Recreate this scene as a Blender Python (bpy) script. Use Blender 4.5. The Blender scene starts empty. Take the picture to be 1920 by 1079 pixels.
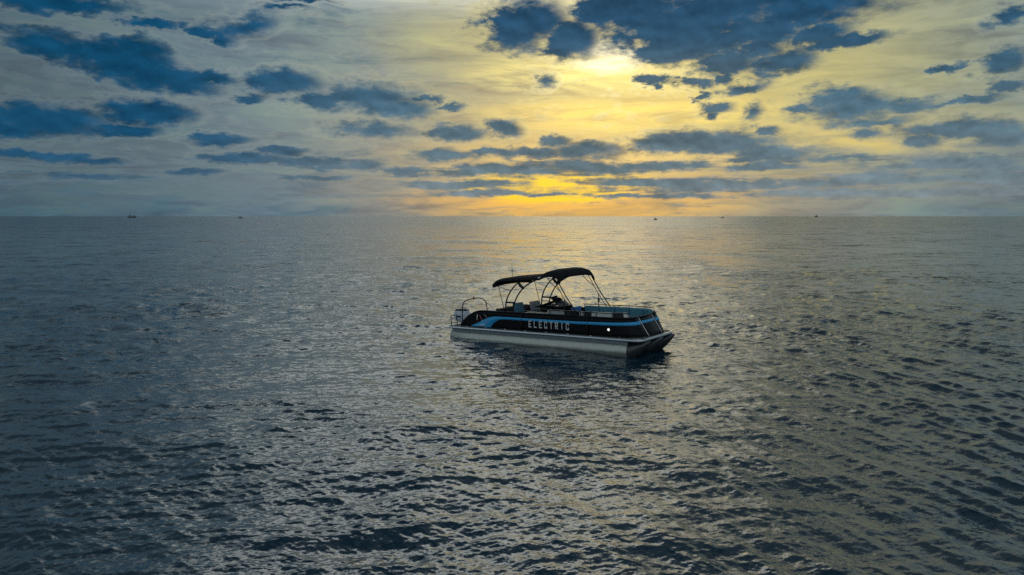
import bpy, bmesh, math, random
import numpy as np
from mathutils import Vector, Matrix

random.seed(7)
R = math.radians
sc = bpy.context.scene

# ------------------------------------------------------------------ camera
CAM_H = 4.562
FPX = 1400.0                       # focal length in pixels of a 1920 wide frame
PITCH = math.atan((539.5 - 406) / FPX)
cam_d = bpy.data.cameras.new('camera')
cam_d.sensor_width = 36.0
cam_d.lens = 36.0 * FPX / 1920.0
cam_d.clip_start = 0.1
cam_d.clip_end = 300000
cam = bpy.data.objects.new('camera', cam_d)
cam.location = (0, 0, CAM_H)
cam.rotation_euler = (R(90) - PITCH, 0, 0)
sc.collection.objects.link(cam)
sc.camera = cam

sc.view_settings.view_transform = 'Standard'
sc.view_settings.look = 'None'
sc.view_settings.gamma = 1.0
sc.view_settings.exposure = 0.0
sc.view_settings.use_curve_mapping = False
sc.render.engine = 'CYCLES'
sc.cycles.use_denoising = False
sc.cycles.max_bounces = 6
sc.cycles.sample_clamp_indirect = 6.0
sc.cycles.pixel_filter_type = 'BLACKMAN_HARRIS'

SUN_AZ, SUN_EL = 7.5, 11.7          # degrees, azimuth to the right of straight ahead (+Y)


def lin(r, g, b):
    def c(v):
        v /= 255.0
        return v / 12.92 if v <= 0.04045 else ((v + 0.055) / 1.055) ** 2.4
    return (c(r), c(g), c(b), 1.0)


# ------------------------------------------------------------------ world: evening sky with a broken cloud deck
class NT:
    def __init__(self, tree):
        self.t = tree; self.n = tree.nodes; self.l = tree.links

    def put(self, sock, val):
        if val is None:
            return
        if isinstance(val, bpy.types.NodeSocket):
            self.l.new(val, sock)
        else:
            if sock.type == 'RGBA' and not hasattr(val, '__len__'):
                val = (val, val, val, 1)
            if sock.type == 'VECTOR' and not hasattr(val, '__len__'):
                val = (val, val, val)
            sock.default_value = val

    def math(self, op, a, b=None, c=None, clamp=False):
        n = self.n.new('ShaderNodeMath'); n.operation = op; n.use_clamp = clamp
        self.put(n.inputs[0], a); self.put(n.inputs[1], b)
        if c is not None:
            self.put(n.inputs[2], c)
        return n.outputs[0]

    def vec(self, op, a, b=None):
        n = self.n.new('ShaderNodeVectorMath'); n.operation = op
        self.put(n.inputs[0], a); self.put(n.inputs[1], b)
        return n.outputs['Value'] if op in ('LENGTH', 'DOT_PRODUCT') else n.outputs['Vector']

    def comb(self, x, y, z):
        n = self.n.new('ShaderNodeCombineXYZ')
        self.put(n.inputs[0], x); self.put(n.inputs[1], y); self.put(n.inputs[2], z)
        return n.outputs[0]

    def sep(self, v):
        n = self.n.new('ShaderNodeSeparateXYZ'); self.put(n.inputs[0], v)
        return n.outputs

    def noise(self, v, scale, detail=4, rough=0.5, dist=0.0, color=False):
        n = self.n.new('ShaderNodeTexNoise'); n.noise_dimensions = '3D'
        self.put(n.inputs['Vector'], v)
        n.inputs['Scale'].default_value = scale; n.inputs['Detail'].default_value = detail
        n.inputs['Roughness'].default_value = rough; n.inputs['Distortion'].default_value = dist
        return n.outputs['Color'] if color else n.outputs[0]

    def rng(self, v, a, b, c=0.0, d=1.0, smooth=True):
        n = self.n.new('ShaderNodeMapRange')
        n.interpolation_type = 'SMOOTHSTEP' if smooth else 'LINEAR'
        self.put(n.inputs[0], v); self.put(n.inputs[1], a); self.put(n.inputs[2], b)
        self.put(n.inputs[3], c); self.put(n.inputs[4], d)
        return n.outputs[0]

    def mix(self, f, a, b, mode='MIX'):
        n = self.n.new('ShaderNodeMix'); n.data_type = 'RGBA'; n.blend_type = mode
        self.put(n.inputs[0], f); self.put(n.inputs[6], a); self.put(n.inputs[7], b)
        return n.outputs[2]

    def ramp(self, f, stops, interp='EASE'):
        n = self.n.new('ShaderNodeValToRGB'); cr = n.color_ramp; cr.interpolation = interp
        while len(cr.elements) < len(stops):
            cr.elements.new(0.5)
        for e, (p, c) in zip(cr.elements, stops):
            e.position = p; e.color = c
        self.put(n.inputs[0], f)
        return n.outputs[0]

    def blob(self, v, cx, cy, hx, hy, rot):
        m = self.n.new('ShaderNodeMapping'); m.vector_type = 'TEXTURE'
        self.put(m.inputs[0], v)
        m.inputs[1].default_value = (cx, cy, 0); m.inputs[2].default_value = (0, 0, R(rot))
        m.inputs[3].default_value = (hx, hy, 1)
        g = self.n.new('ShaderNodeTexGradient'); g.gradient_type = 'SPHERICAL'
        self.l.new(m.outputs[0], g.inputs[0])
        return g.outputs[1]


def ray_azel(px, py):
    """direction (azimuth, elevation in degrees) that a pixel of the photograph looks in"""
    a = (px - 960) / FPX; c = (539.5 - py) / FPX
    x, y, z = a, math.cos(PITCH) + c * math.sin(PITCH), -math.sin(PITCH) + c * math.cos(PITCH)
    return math.degrees(math.atan2(x, y)), math.degrees(math.atan2(z, math.hypot(x, y)))


world = bpy.data.worlds.new('World')
sc.world = world
world.use_nodes = True
world.node_tree.nodes.clear()
W = NT(world.node_tree)
tc = W.n.new('ShaderNodeTexCoord')
gx, gy, gz = W.sep(tc.outputs['Generated'])
DEG = 57.29578
az = W.math('MULTIPLY', W.math('ARCTAN2', gx, gy), DEG)
el = W.math('MULTIPLY', W.math('ARCSINE', gz), DEG)
ela = W.math('ABSOLUTE', el)
uv = W.comb(az, ela, 0)                              # degrees
d3 = W.vec('MULTIPLY', tc.outputs['Generated'], (1, 1, 2.2))

# --- high veil: broad glow, colour by distance from the sun and by height
up_ = W.math('SUBTRACT', ela, 9.0)
up_ = W.math('MAXIMUM', W.math('MULTIPLY', up_, 0.55), W.math('MULTIPLY', up_, -1.35))     # the glow reaches far up the sky
g1 = W.vec('LENGTH', W.comb(W.math('SUBTRACT', az, 13.0), up_, 0))
wob = W.noise(d3, 4.0, 3, 0.5)
g1w = W.math('ADD', g1, W.math('MULTIPLY', W.math('SUBTRACT', wob, 0.5), 13.0))
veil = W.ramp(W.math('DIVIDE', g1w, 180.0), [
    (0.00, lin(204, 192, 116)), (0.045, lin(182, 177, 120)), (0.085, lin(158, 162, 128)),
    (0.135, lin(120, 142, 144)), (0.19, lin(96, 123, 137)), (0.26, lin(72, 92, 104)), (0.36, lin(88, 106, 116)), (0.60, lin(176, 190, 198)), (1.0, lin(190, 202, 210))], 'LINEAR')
# higher up the thin veil ahead turns silvery
silver = W.math('MULTIPLY', W.rng(ela, 13.5, 20.5), W.rng(W.vec('LENGTH', W.comb(W.math('MULTIPLY', W.math('SUBTRACT', az, -6.0), 1.2), W.math('MULTIPLY', W.math('SUBTRACT', ela, 21.0), 0.9), 0)), 6.0, 34.0, 1.0, 0.0))
veil = W.mix(silver, veil, (1.42, 1.47, 1.42, 1))
veil = W.mix(W.math('MULTIPLY', W.math('MULTIPLY', W.rng(ela, 15.0, 25.0), W.math('SUBTRACT', 1.0, silver)), 0.75), veil, W.mix(W.rng(az, -24.0, 12.0), lin(62, 82, 94), lin(120, 136, 146)))
# blue-grey haze towards the horizon, warm under the sun
hz = W.rng(ela, 0.0, W.rng(az, -4.0, 10.0, 13.0, 7.0), 1.0, 0.0)
hor = W.ramp(W.math('DIVIDE', W.math('ABSOLUTE', W.math('SUBTRACT', az, 5.5)), 45.0), [
    (0.0, lin(206, 166, 104)), (0.16, lin(180, 160, 122)), (0.32, lin(136, 140, 134)), (0.50, lin(96, 128, 142)),
    (0.66, lin(78, 110, 126)), (0.85, lin(64, 96, 112)), (1.0, lin(62, 92, 108))], 'LINEAR')
veil = W.mix(W.math('MULTIPLY', hz, 0.85), veil, hor)
# thin streaked cirrus
st = W.noise(W.comb(W.math('MULTIPLY', az, 0.04), W.math('MULTIPLY', ela, 0.26), 0.3), 3.0, 7, 0.64, 0.8)
veil = W.mix(1.0, veil, W.ramp(st, [(0.30, (0.52, 0.58, 0.72, 1)), (0.50, (0.96, 0.97, 1, 1)), (0.72, (1.34, 1.28, 1.06, 1))], 'LINEAR'), 'MULTIPLY')
# hazy grey-blue bank of far cloud low down, torn into bars
bars = W.noise(W.comb(W.math('MULTIPLY', az, 0.16), W.math('MULTIPLY', ela, 1.5), 2.0), 1.6, 6, 0.6, 0.4)
bank = W.math('MULTIPLY', W.rng(ela, 0.7, 2.0), W.rng(ela, 6.0, 3.6))
bank = W.math('MULTIPLY', W.math('MULTIPLY', bank, W.rng(bars, 0.40, 0.58)), W.rng(az, -22.0, 4.0, 0.5, 0.8))
veil = W.mix(bank, veil, W.mix(W.rng(az, -12.0, 8.0), lin(84, 116, 134), lin(118, 130, 136)))
# bright gold bands below the sun
def gold(px, py, hw, hh, col, k, p=1.0):
    global veil
    a, e = ray_azel(px, py)
    w = W.vec('ADD', uv, W.comb(W.math('MULTIPLY', W.math('SUBTRACT', st, 0.5), 4.0), W.math('MULTIPLY', W.math('SUBTRACT', st, 0.5), 1.6), 0))
    b = W.blob(w, a, e, hw / 24.4, hh / 24.4, 0)
    f = W.math('MULTIPLY', W.math('MULTIPLY', b, k), W.rng(st, 0.36, 0.58, 0.35, 1.2), clamp=True)
    veil = W.mix(f, veil, col)
gold(1180, 212, 330, 34, lin(244, 216, 112), 1.5)
gold(1560, 255, 420, 40, lin(226, 200, 112), 0.8)
gold(1090, 296, 420, 50, lin(230, 194, 110), 0.8)
gold(1070, 378, 360, 44, lin(238, 184, 92), 1.3)
gold(1050, 348, 200, 36, lin(255, 212, 44), 3.0)
gold(1080, 140, 240, 46, lin(250, 236, 140), 1.1)
gold(1145, 106, 80, 34, (1.3, 1.2, 0.8, 1), 1.6)

# overcast thickening smoothly towards the zenith
dk = W.rng(ela, 23.0, 38.0, 1.0, 0.04)
dkc = W.comb(W.math('MULTIPLY', dk, 0.98), W.math('MULTIPLY', W.math('POWER', dk, 0.93), 1.0), W.math('POWER', dk, 0.82))
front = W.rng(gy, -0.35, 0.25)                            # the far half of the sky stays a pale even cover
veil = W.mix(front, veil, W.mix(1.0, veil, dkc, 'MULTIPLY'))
# clear air behind: physically based sky with a low sun, seen weakly through the veil
sky = W.n.new('ShaderNodeTexSky')
sky.sky_type = 'NISHITA'; sky.sun_disc = False
sky.sun_elevation = R(SUN_EL); sky.sun_rotation = R(SUN_AZ)
sky.air_density = 1.5; sky.dust_density = 3.0
up = W.comb(gx, gy, W.math('ABSOLUTE', gz))
W.l.new(up, sky.inputs[0])
skyc = W.mix(1.0, sky.outputs[0], (0.05, 0.05, 0.05, 1), 'MULTIPLY')
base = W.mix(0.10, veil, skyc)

# --- cumulus: (x, y, half width, half height, rotation) in the sky ahead
CL = [
 (110,85,130,34,8),(215,112,140,44,8),(300,146,180,36,6),(410,150,80,22,0),(250,90,70,30,0),
 (530,155,85,36,0),(470,186,50,16,0),(680,186,150,40,0),(735,206,110,30,0),(600,192,80,20,0),(790,186,60,10,0),(845,203,50,10,0),
 (700,248,115,20,0),(80,222,150,40,0),(285,213,125,34,0),(240,242,90,15,0),(415,265,90,17,0),(20,240,80,24,0),
 (855,250,75,20,0),(945,243,52,24,0),(100,4,190,22,-3),(450,46,100,30,-10),(395,60,60,16,8),(530,20,60,10,0),(560,2,90,10,0),(290,46,70,12,0),
 (830,290,90,18,0),(95,293,110,10,0),(180,299,70,9,0),(450,300,110,13,0),(600,308,100,12,0),(690,311,70,13,0),(30,287,60,9,0),
 (360,322,80,7,0),(180,330,110,7,0),(590,335,90,6,0),(760,320,90,10,0),(520,285,60,10,0),
 (985,42,115,62,0),(1080,75,75,48,10),(940,40,60,40,0),
 (1370,10,400,96,-4),(1300,40,260,70,-4),(1190,12,150,62,0),(1300,72,180,52,-4),(1500,22,220,46,-8),(1240,95,80,30,0),(1120,20,90,40,0),(1420,55,120,50,-8),
 (1465,121,80,28,-4),(1350,112,85,32,0),(1590,78,110,16,-6),(1400,96,70,22,0),(1540,60,80,30,0),
 (1295,153,50,16,0),(1348,142,30,18,0),(1390,163,70,15,-4),(1230,150,40,13,0),(1308,178,22,12,0),
 (1017,152,30,24,0),(1340,203,44,17,0),(1345,218,20,8,0),(1416,211,34,25,0),
 (1590,203,135,40,0),(1565,186,85,30,0),(1700,199,100,20,-3),(1640,228,110,14,0),(1790,193,90,9,0),(1500,208,60,12,0),
 (1450,245,38,11,0),(1800,241,170,24,2),(1730,263,42,20,0),(1622,247,42,14,0),(1900,256,90,24,0),
 (1345,268,190,34,0),(1245,270,80,24,0),(1460,286,150,26,2),(1580,297,120,14,0),
 (1100,283,90,21,0),(1000,287,110,15,0),(1045,265,40,13,0),(920,283,60,10,0),
 (1120,314,240,20,0),(950,321,200,18,0),(1240,310,130,14,0),(1430,313,100,16,0),(1400,301,50,10,0),
 (1780,306,200,24,0),(1700,334,230,20,0),(1890,330,120,24,0),
 (1230,342,190,15,0),(1320,349,220,20,0),(860,346,150,12,0),(1470,345,200,16,0),(1560,362,280,16,0),(890,362,160,8,0),(1250,368,240,8,0),(1010,366,60,6,0),
 (1886,34,60,20,-4),(1880,116,56,28,0),(1897,165,40,14,0),(1770,127,30,10,0),
 (1780,360,200,10,0),
]
w1 = W.noise(d3, 9.0, 3, 0.5, 0, True)
w2 = W.noise(d3, 42.0, 7, 0.68, 0, True)
hf = W.rng(ela, 0.5, 9.0, 0.30, 1.0, False)         # perspective: finer warp near the horizon
wa = W.vec('MULTIPLY', W.vec('SUBTRACT', w1, (0.5, 0.5, 0.5)), (3.6, 1.3, 0))
wb = W.vec('MULTIPLY', W.vec('SUBTRACT', w2, (0.5, 0.5, 0.5)), (3.2, 1.6, 0))
ws = W.n.new('ShaderNodeVectorMath'); ws.operation = 'SCALE'
W.l.new(W.vec('ADD', wa, wb), ws.inputs[0]); W.l.new(hf, ws.inputs['Scale'])
uvw = W.vec('ADD', uv, ws.outputs[0])
field = None
for (x, y, hw, hh, rot) in CL:
    a, e = ray_azel(x, y)
    kk = 0.95 if (x < 520 and y < 270) else 1.14
    b = W.blob(uvw, a, e, hw * kk / 24.4, hh * (kk if y < 295 else (1.2 if x < 900 else 0.95)) / 24.4, -rot)
    field = b if field is None else W.math('MAXIMUM', field, b)
# the same kind of cloud goes on over the rest of the sky: a flat deck seen in perspective
den = W.math('ADD', W.math('ABSOLUTE', gz), 0.10)
deck_uv = W.comb(W.math('DIVIDE', gx, den), W.math('DIVIDE', gy, den), 0.0)
deck = W.noise(deck_uv, 1.15, 6, 0.56, 0.3)
away = W.math('MAXIMUM', W.rng(ela, 14.5, 20.0), W.rng(W.math('ABSOLUTE', az), 34.0, 40.0))
deckf = W.math('MULTIPLY', W.rng(deck, 0.40, 0.95, 0.0, 0.75, False), away)
field = W.math('MAXIMUM', field, deckf)
n4 = W.noise(W.vec('MULTIPLY', tc.outputs['Generated'], (1, 1, 2.2)), 42.0, 7, 0.62)
fld = W.math('ADD', field, W.math('MULTIPLY', W.math('SUBTRACT', n4, 0.5), 0.85))
low = W.rng(ela, 5.5, 2.5)                                # long thin bars near the horizon
fld = W.math('ADD', fld, W.math('MULTIPLY', W.math('MULTIPLY', W.math('SUBTRACT', bars, 0.5), 1.5), low))
soft = W.math('ADD', W.rng(wob, 0.35, 0.65, 0.26, 0.75), W.math('MULTIPLY', away, 0.35))
dens = W.rng(fld, 0.03, W.math('ADD', 0.12, soft))
core = W.rng(fld, 0.15, 0.65)
# thin torn sheets between the heavier clouds
sheet = W.noise(W.vec('ADD', W.comb(W.math('MULTIPLY', az, 0.055), W.math('MULTIPLY', ela, 0.34), 5.0), W.vec('MULTIPLY', w1, (0.5, 0.5, 0))), 2.6, 8, 0.66, 0.5)
shf = W.math('MULTIPLY', W.rng(sheet, 0.50, 0.72), W.math('ADD', W.rng(az, 16.0, -14.0, 0.30, 0.62), W.rng(ela, 7.0, 2.0, 0.0, 0.25)))
sheetc = W.mix(W.rng(az, -14.0, 10.0), lin(74, 106, 122), lin(128, 136, 124))
base = W.mix(shf, base, sheetc)
# lit rim
rim = W.math('MULTIPLY', W.rng(fld, 0.0, 0.20), W.math('SUBTRACT', 1.0, dens))
sund = W.vec('LENGTH', W.vec('MULTIPLY', W.vec('SUBTRACT', uv, (SUN_AZ, SUN_EL - 1.0, 0)), (1.0, 1.2, 0)))
rimcol = W.ramp(W.math('DIVIDE', sund, 40.0), [(0.0, (1.5, 1.3, 0.75, 1)), (0.25, lin(230, 214, 140)), (0.6, lin(176, 184, 168)), (1.0, lin(140, 154, 156))], 'LINEAR')
base = W.mix(W.math('MULTIPLY', rim, W.math('ADD', W.rng(ela, 1.0, 7.0, 0.06, 0.26), W.rng(W.vec('LENGTH', W.vec('SUBTRACT', uv, (SUN_AZ, SUN_EL, 0))), 3.0, 14.0, 0.22, 0.0))), base, rimcol)
# cloud bodies: slate low in the distance, deep blue overhead and away from the sun
cc = W.ramp(W.math('DIVIDE', ela, 18.0), [(0.0, lin(130, 138, 140)), (0.16, lin(108, 126, 134)), (0.36, lin(86, 112, 126)), (0.55, lin(62, 96, 118)), (0.78, lin(36, 76, 106)), (1.0, lin(26, 62, 92))], 'LINEAR')
cc = W.mix(W.math('MULTIPLY', W.rng(az, -4.0, -27.0, 0.0, 0.95), W.rng(ela, 0.3, 5.0, 0.55, 1.0)), cc, lin(14, 72, 106))
cc = W.mix(W.math('MULTIPLY', W.rng(sund, 4.0, 17.0, 0.45, 0.0), W.rng(ela, 13.0, 10.0, 0.15, 1.0)), cc, lin(98, 112, 116))
thin = W.mix(0.45, cc, base)
ccol = W.mix(core, thin, cc)
# relief of the puffs: compare with the cloud a little nearer the sun
pv = W.vec('MULTIPLY', tc.outputs['Generated'], (1, 1, 1.9))
r0 = W.noise(pv, 26.0, 5, 0.55)
r1 = W.noise(W.vec('ADD', pv, (0.004, 0.0, 0.014)), 26.0, 5, 0.55)
relief = W.math('SUBTRACT', r0, r1)
shade = W.rng(W.math('ADD', W.math('MULTIPLY', relief, 1.0), W.math('MULTIPLY', W.math('SUBTRACT', wob, 0.5), 0.5)), -0.26, 0.26, 0.70, 1.34, False)
ccol = W.mix(1.0, ccol, W.comb(shade, shade, shade), 'MULTIPLY')
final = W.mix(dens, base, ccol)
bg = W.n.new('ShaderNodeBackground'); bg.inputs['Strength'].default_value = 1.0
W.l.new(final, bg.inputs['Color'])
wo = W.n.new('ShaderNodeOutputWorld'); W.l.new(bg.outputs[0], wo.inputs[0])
world.cycles.sampling_method = 'NONE'      # soft, even sky: reached by the bounced rays alone

# ------------------------------------------------------------------ sun (veiled by cloud)
sd = bpy.data.lights.new('sun', 'SUN')
sd.energy = 0.04; sd.angle = R(22); sd.color = (1.0, 0.92, 0.74)
so = bpy.data.objects.new('sun', sd)
sv = Vector((math.sin(R(SUN_AZ)) * math.cos(R(SUN_EL)), math.cos(R(SUN_AZ)) * math.cos(R(SUN_EL)), math.sin(R(SUN_EL))))
so.rotation_euler = (-sv).to_track_quat('-Z', 'Y').to_euler()
so.location = (0, 0, 50)
sc.collection.objects.link(so)


# ------------------------------------------------------------------ materials
def material(name, col, rough=0.5, metal=0.0, vary=0.0, vscale=6.0, bump=0.0, spec=0.5, coat=0.0, emit=None, rvary=0.0):
    m = bpy.data.materials.new(name); m.use_nodes = True
    t = NT(m.node_tree); b = t.n['Principled BSDF']
    b.inputs['Base Color'].default_value = (*col, 1)
    b.inputs['Roughness'].default_value = rough; b.inputs['Metallic'].default_value = metal
    b.inputs['Specular IOR Level'].default_value = spec
    b.inputs['Coat Weight'].default_value = coat
    co = t.n.new('ShaderNodeTexCoord').outputs['Object']
    if vary or bump or rvary:
        nz = t.noise(co, vscale, 5, 0.6)
        if vary:
            lo = tuple(c * (1 - vary) for c in col) + (1,)
            hi = tuple(min(1, c * (1 + vary)) for c in col) + (1,)
            t.put(b.inputs['Base Color'], t.ramp(nz, [(0.3, lo), (0.7, hi)], 'LINEAR'))
        if rvary:
            t.put(b.inputs['Roughness'], t.rng(nz, 0.3, 0.7, max(0.02, rough - rvary), rough + rvary, False))
        if bump:
            bn = t.n.new('ShaderNodeBump'); bn.inputs['Strength'].default_value = bump; bn.inputs['Distance'].default_value = 0.02
            t.l.new(nz, bn.inputs['Height']); t.l.new(bn.outputs[0], b.inputs['Normal'])
    if emit:
        b.inputs['Emission Color'].default_value = (*emit[0], 1); b.inputs['Emission Strength'].default_value = emit[1]
    return m


M = {
 'aluminium': material('brushed_aluminium', (0.90, 0.88, 0.78), 0.5, 0.15, 0.10, 5, 0.15, rvary=0.1),
 'nose': material('dark_nose_cone', (0.11, 0.115, 0.12), 0.25, 0.7, 0.2, 4),
 'skirt': material('grey_skirt', (0.30, 0.33, 0.35), 0.45, 0.5, 0.1, 4),
 'chrome': material('polished_rail', (0.75, 0.76, 0.76), 0.18, 1.0, 0.05, 8),
 'black_panel': material('black_gelcoat_panel', (0.006, 0.006, 0.008), 0.3, 0.0, 0.3, 3, 0.05, spec=0.2),
 'black_tube': material('black_powder_coat', (0.012, 0.012, 0.013), 0.4, 0.0, 0.2, 9),
 'canvas': material('black_canvas', (0.006, 0.007, 0.010), 0.85, 0.0, 0.3, 14, 0.5),
 'blue': material('blue_stripe_paint', (0.06, 0.52, 1.0), 0.3, 0.0, 0.08, 5),
 'white': material('white_vinyl', (0.80, 0.80, 0.78), 0.45, 0.0, 0.06, 7, 0.1),
 'letter': material('white_letter_vinyl', (0.85, 0.85, 0.82), 0.4, 0.0, 0.08, 9),
 'red': material('red_mark_vinyl', (0.5, 0.10, 0.10), 0.4, 0.0, 0.1, 9),
 'vinyl_grey': material('grey_seat_vinyl', (0.50, 0.50, 0.52), 0.5, 0.0, 0.08, 7, 0.15),
 'vinyl_black': material('black_seat_vinyl', (0.02, 0.02, 0.024), 0.5, 0.0, 0.2, 7, 0.15),
 'vinyl_blue': material('blue_seat_vinyl', (0.05, 0.22, 0.55), 0.45, 0.0, 0.12, 7, 0.15),
 'vinyl_teal': material('teal_seat_vinyl', (0.10, 0.30, 0.40), 0.45, 0.0, 0.12, 7, 0.15),
 'floor': material('grey_deck_covering', (0.28, 0.28, 0.28), 0.8, 0.0, 0.15, 20, 0.3),
 'cowl': material('pale_motor_cowl', (0.80, 0.83, 0.88), 0.25, 0.0, 0.05, 6, coat=0.5),
 'motor_dark': material('dark_motor_paint', (0.02, 0.03, 0.06), 0.3, 0.0, 0.1, 6),
 'glass': material('tinted_windscreen', (0.05, 0.06, 0.07), 0.08, 0.0, 0.1, 3),
 'lamp': material('lit_docking_lamp', (0.9, 0.88, 0.85), 0.2, emit=((1.0, 0.93, 0.85), 1.2)),
 'far_hull': material('hazed_dark_hull', (0.13, 0.15, 0.165), 0.6, 0.0, 0.2, 0.3),  # base colour lightened to stand in for haze over the distance
 'far_cabin': material('hazed_grey_cabin', (0.30, 0.31, 0.32), 0.6, 0.0, 0.2, 0.3),  # distance haze painted in: a paler grey than the cabins' own
 'far_sail': material('pale_hazed_sailcloth', (0.42, 0.44, 0.42), 0.8, 0.0, 0.1, 0.3),  # sail's pale grey includes the far haze, put into the colour
}

# grime along the pontoons' waterline
_t = NT(M['aluminium'].node_tree); _b = _t.n['Principled BSDF']
_co = _t.n.new('ShaderNodeTexCoord').outputs['Object']
_n = _t.noise(_t.vec('MULTIPLY', _co, (3.0, 3.0, 9.0)), 1.0, 5, 0.65)
_z = _t.math('ADD', _t.sep(_co)[2], _t.math('MULTIPLY', _t.math('SUBTRACT', _n, 0.5), 0.10))
_src = _b.inputs['Base Color'].links[0].from_socket
_t.put(_b.inputs['Base Color'], _t.mix(_t.rng(_z, 0.10, 0.0, 0.0, 0.75), _src, (0.16, 0.17, 0.14, 1)))

# ------------------------------------------------------------------ sea
def build_sea():
    rng = np.random.default_rng(11)
    fine = np.radians(np.linspace(-40, 40, 1180))
    side = np.radians(np.geomspace(40.4, 180, 50))
    phi = np.concatenate([-side[::-1], fine, side]).astype(np.float64)
    dep = np.radians(np.concatenate([np.linspace(80, 34, 40)[:-1], np.linspace(34, 1.2, 860)]))
    r1 = CAM_H / np.tan(dep)
    r2 = np.geomspace(r1[-1], 90000.0, 90)[1:]
    r = np.concatenate([[0.02], r1, r2])
    nr, na = len(r), len(phi)
    dr = np.gradient(r)
    X = (r[:, None] * np.sin(phi)[None]).astype(np.float32)
    Y = (r[:, None] * np.cos(phi)[None]).astype(np.float32)
    DX = np.zeros_like(X); DY = np.zeros_like(X); DZ = np.zeros_like(X)
    dphi = np.gradient(phi)
    blk = slice(0, None)

    # patches of breeze: slowly varying strength
    def patch(kx, ky, ph):
        return np.sin(kx * X + ky * Y + ph)
    gust = 1.0 + 0.22 * patch(0.11, 0.07, 0.3) * patch(-0.05, 0.13, 1.9) + 0.18 * patch(0.31, -0.22, 2.2) * patch(0.17, 0.29, 0.4) + 0.16 * patch(0.9, 0.5, 4.1) * patch(-0.4, 0.8, 5.0)
    gust = np.clip(0.95 + 1.5 * (gust - 1.0), 0.55, 1.6).astype(np.float32)
    right = 1.0 / (1.0 + np.exp(-(X - 0.14 * Y - 0.6) / 1.6)).astype(np.float32)   # cross sea, stronger to the right
    calm_left = (1.0 - 0.30 * right).astype(np.float32)

    comps = []
    # wind sea, crests roughly across the view, wide spread
    for lam in np.geomspace(0.06, 4.2, 200):
        th = R(78) + rng.normal(0, R(44) if lam < 0.8 else R(32))
        s = 0.0245 * (1.0 if lam < 0.4 else (lam / 0.4) ** -0.42)
        comps.append((lam, th, s * rng.uniform(0.5, 1.5), 'g'))
    # crossing train with crests that run away from the viewer on the right
    for lam in np.geomspace(0.12, 2.2, 46):
        th = R(20) + rng.normal(0, R(8))
        s = 0.044 * math.exp(-((math.log(lam / 0.6)) / 0.9) ** 2) + 0.010
        comps.append((lam, th, s * rng.uniform(0.6, 1.4), 'r'))
    # long low swell
    for lam in (9.0, 13.0, 17.0, 23.0):
        comps.append((lam, R(70) + rng.normal(0, R(25)), 0.010, 'g'))
    for lam, th, s, kind in comps:
        k = 2 * math.pi / lam
        amp = s / k
        keep = np.clip((lam / (dr * 2.2)) - 1.0, 0, 1)
        nrow = int(np.max(np.nonzero(keep > 0)[0]) + 1) if np.any(keep > 0) else 0
        if nrow < 3:
            continue
        x = X[:nrow]; y = Y[:nrow]
        ph = (k * math.cos(th)) * x + (k * math.sin(th)) * y + np.float32(rng.uniform(0, 6.283))
        wgt = (gust[:nrow] * calm_left[:nrow] if kind == 'g' else right[:nrow] * gust[:nrow]) * keep[:nrow, None].astype(np.float32) * np.float32(amp)
        c = np.cos(ph) * wgt
        sn = np.sin(ph) * wgt
        DZ[:nrow] += c
        DX[:nrow] -= np.float32(1.0 * math.cos(th)) * sn
        DY[:nrow] -= np.float32(1.0 * math.sin(th)) * sn
    # columns that are far apart (beside and behind the viewer) carry only the broad swell
    coarse = (np.clip((0.01 - np.abs(dphi)) / 0.006, 0, 1)).astype(np.float32)[None]
    X += DX * coarse; Y += DY * coarse; Z = DZ * coarse
    co = np.stack([X, Y, Z], -1).reshape(-1, 3).astype(np.float32)
    i = np.arange(nr - 1)[:, None] * na; j = np.arange(na - 1)[None]
    a = (i + j)
    quads = np.stack([a, a + 1, a + na + 1, a + na], -1)[:, :, ::-1].reshape(-1, 4).astype(np.int32)
    me = bpy.data.meshes.new('sea')
    me.vertices.add(len(co)); me.vertices.foreach_set('co', co.ravel())
    me.loops.add(quads.size); me.loops.foreach_set('vertex_index', quads.ravel())
    me.polygons.add(len(quads))
    me.polygons.foreach_set('loop_start', np.arange(0, quads.size, 4, dtype=np.int32))
    me.polygons.foreach_set('use_smooth', np.ones(len(quads), dtype=bool))
    me.update()
    o = bpy.data.objects.new('sea', me)
    sc.collection.objects.link(o)
    o['kind'] = 'structure'
    o['label'] = 'rippled dark teal open sea reaching to the horizon'
    m = bpy.data.materials.new('sea_water'); m.use_nodes = True
    t = NT(m.node_tree); b = t.n['Principled BSDF']
    b.inputs['Base Color'].default_value = (0.003, 0.044, 0.078, 1)
    b.inputs['IOR'].default_value = 2.2
    b.inputs['Roughness'].default_value = 0.06
    geo = t.n.new('ShaderNodeNewGeometry')
    P = geo.outputs['Position']
    dist = t.vec('LENGTH', P)
    # fine wavelets as slopes of the surface, at every distance
    gustn = t.rng(t.noise(t.vec('MULTIPLY', P, (0.03, 0.10, 0)), 1.0, 5, 0.65), 0.3, 0.7, 0.55, 1.45, False)
    tot = None
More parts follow.
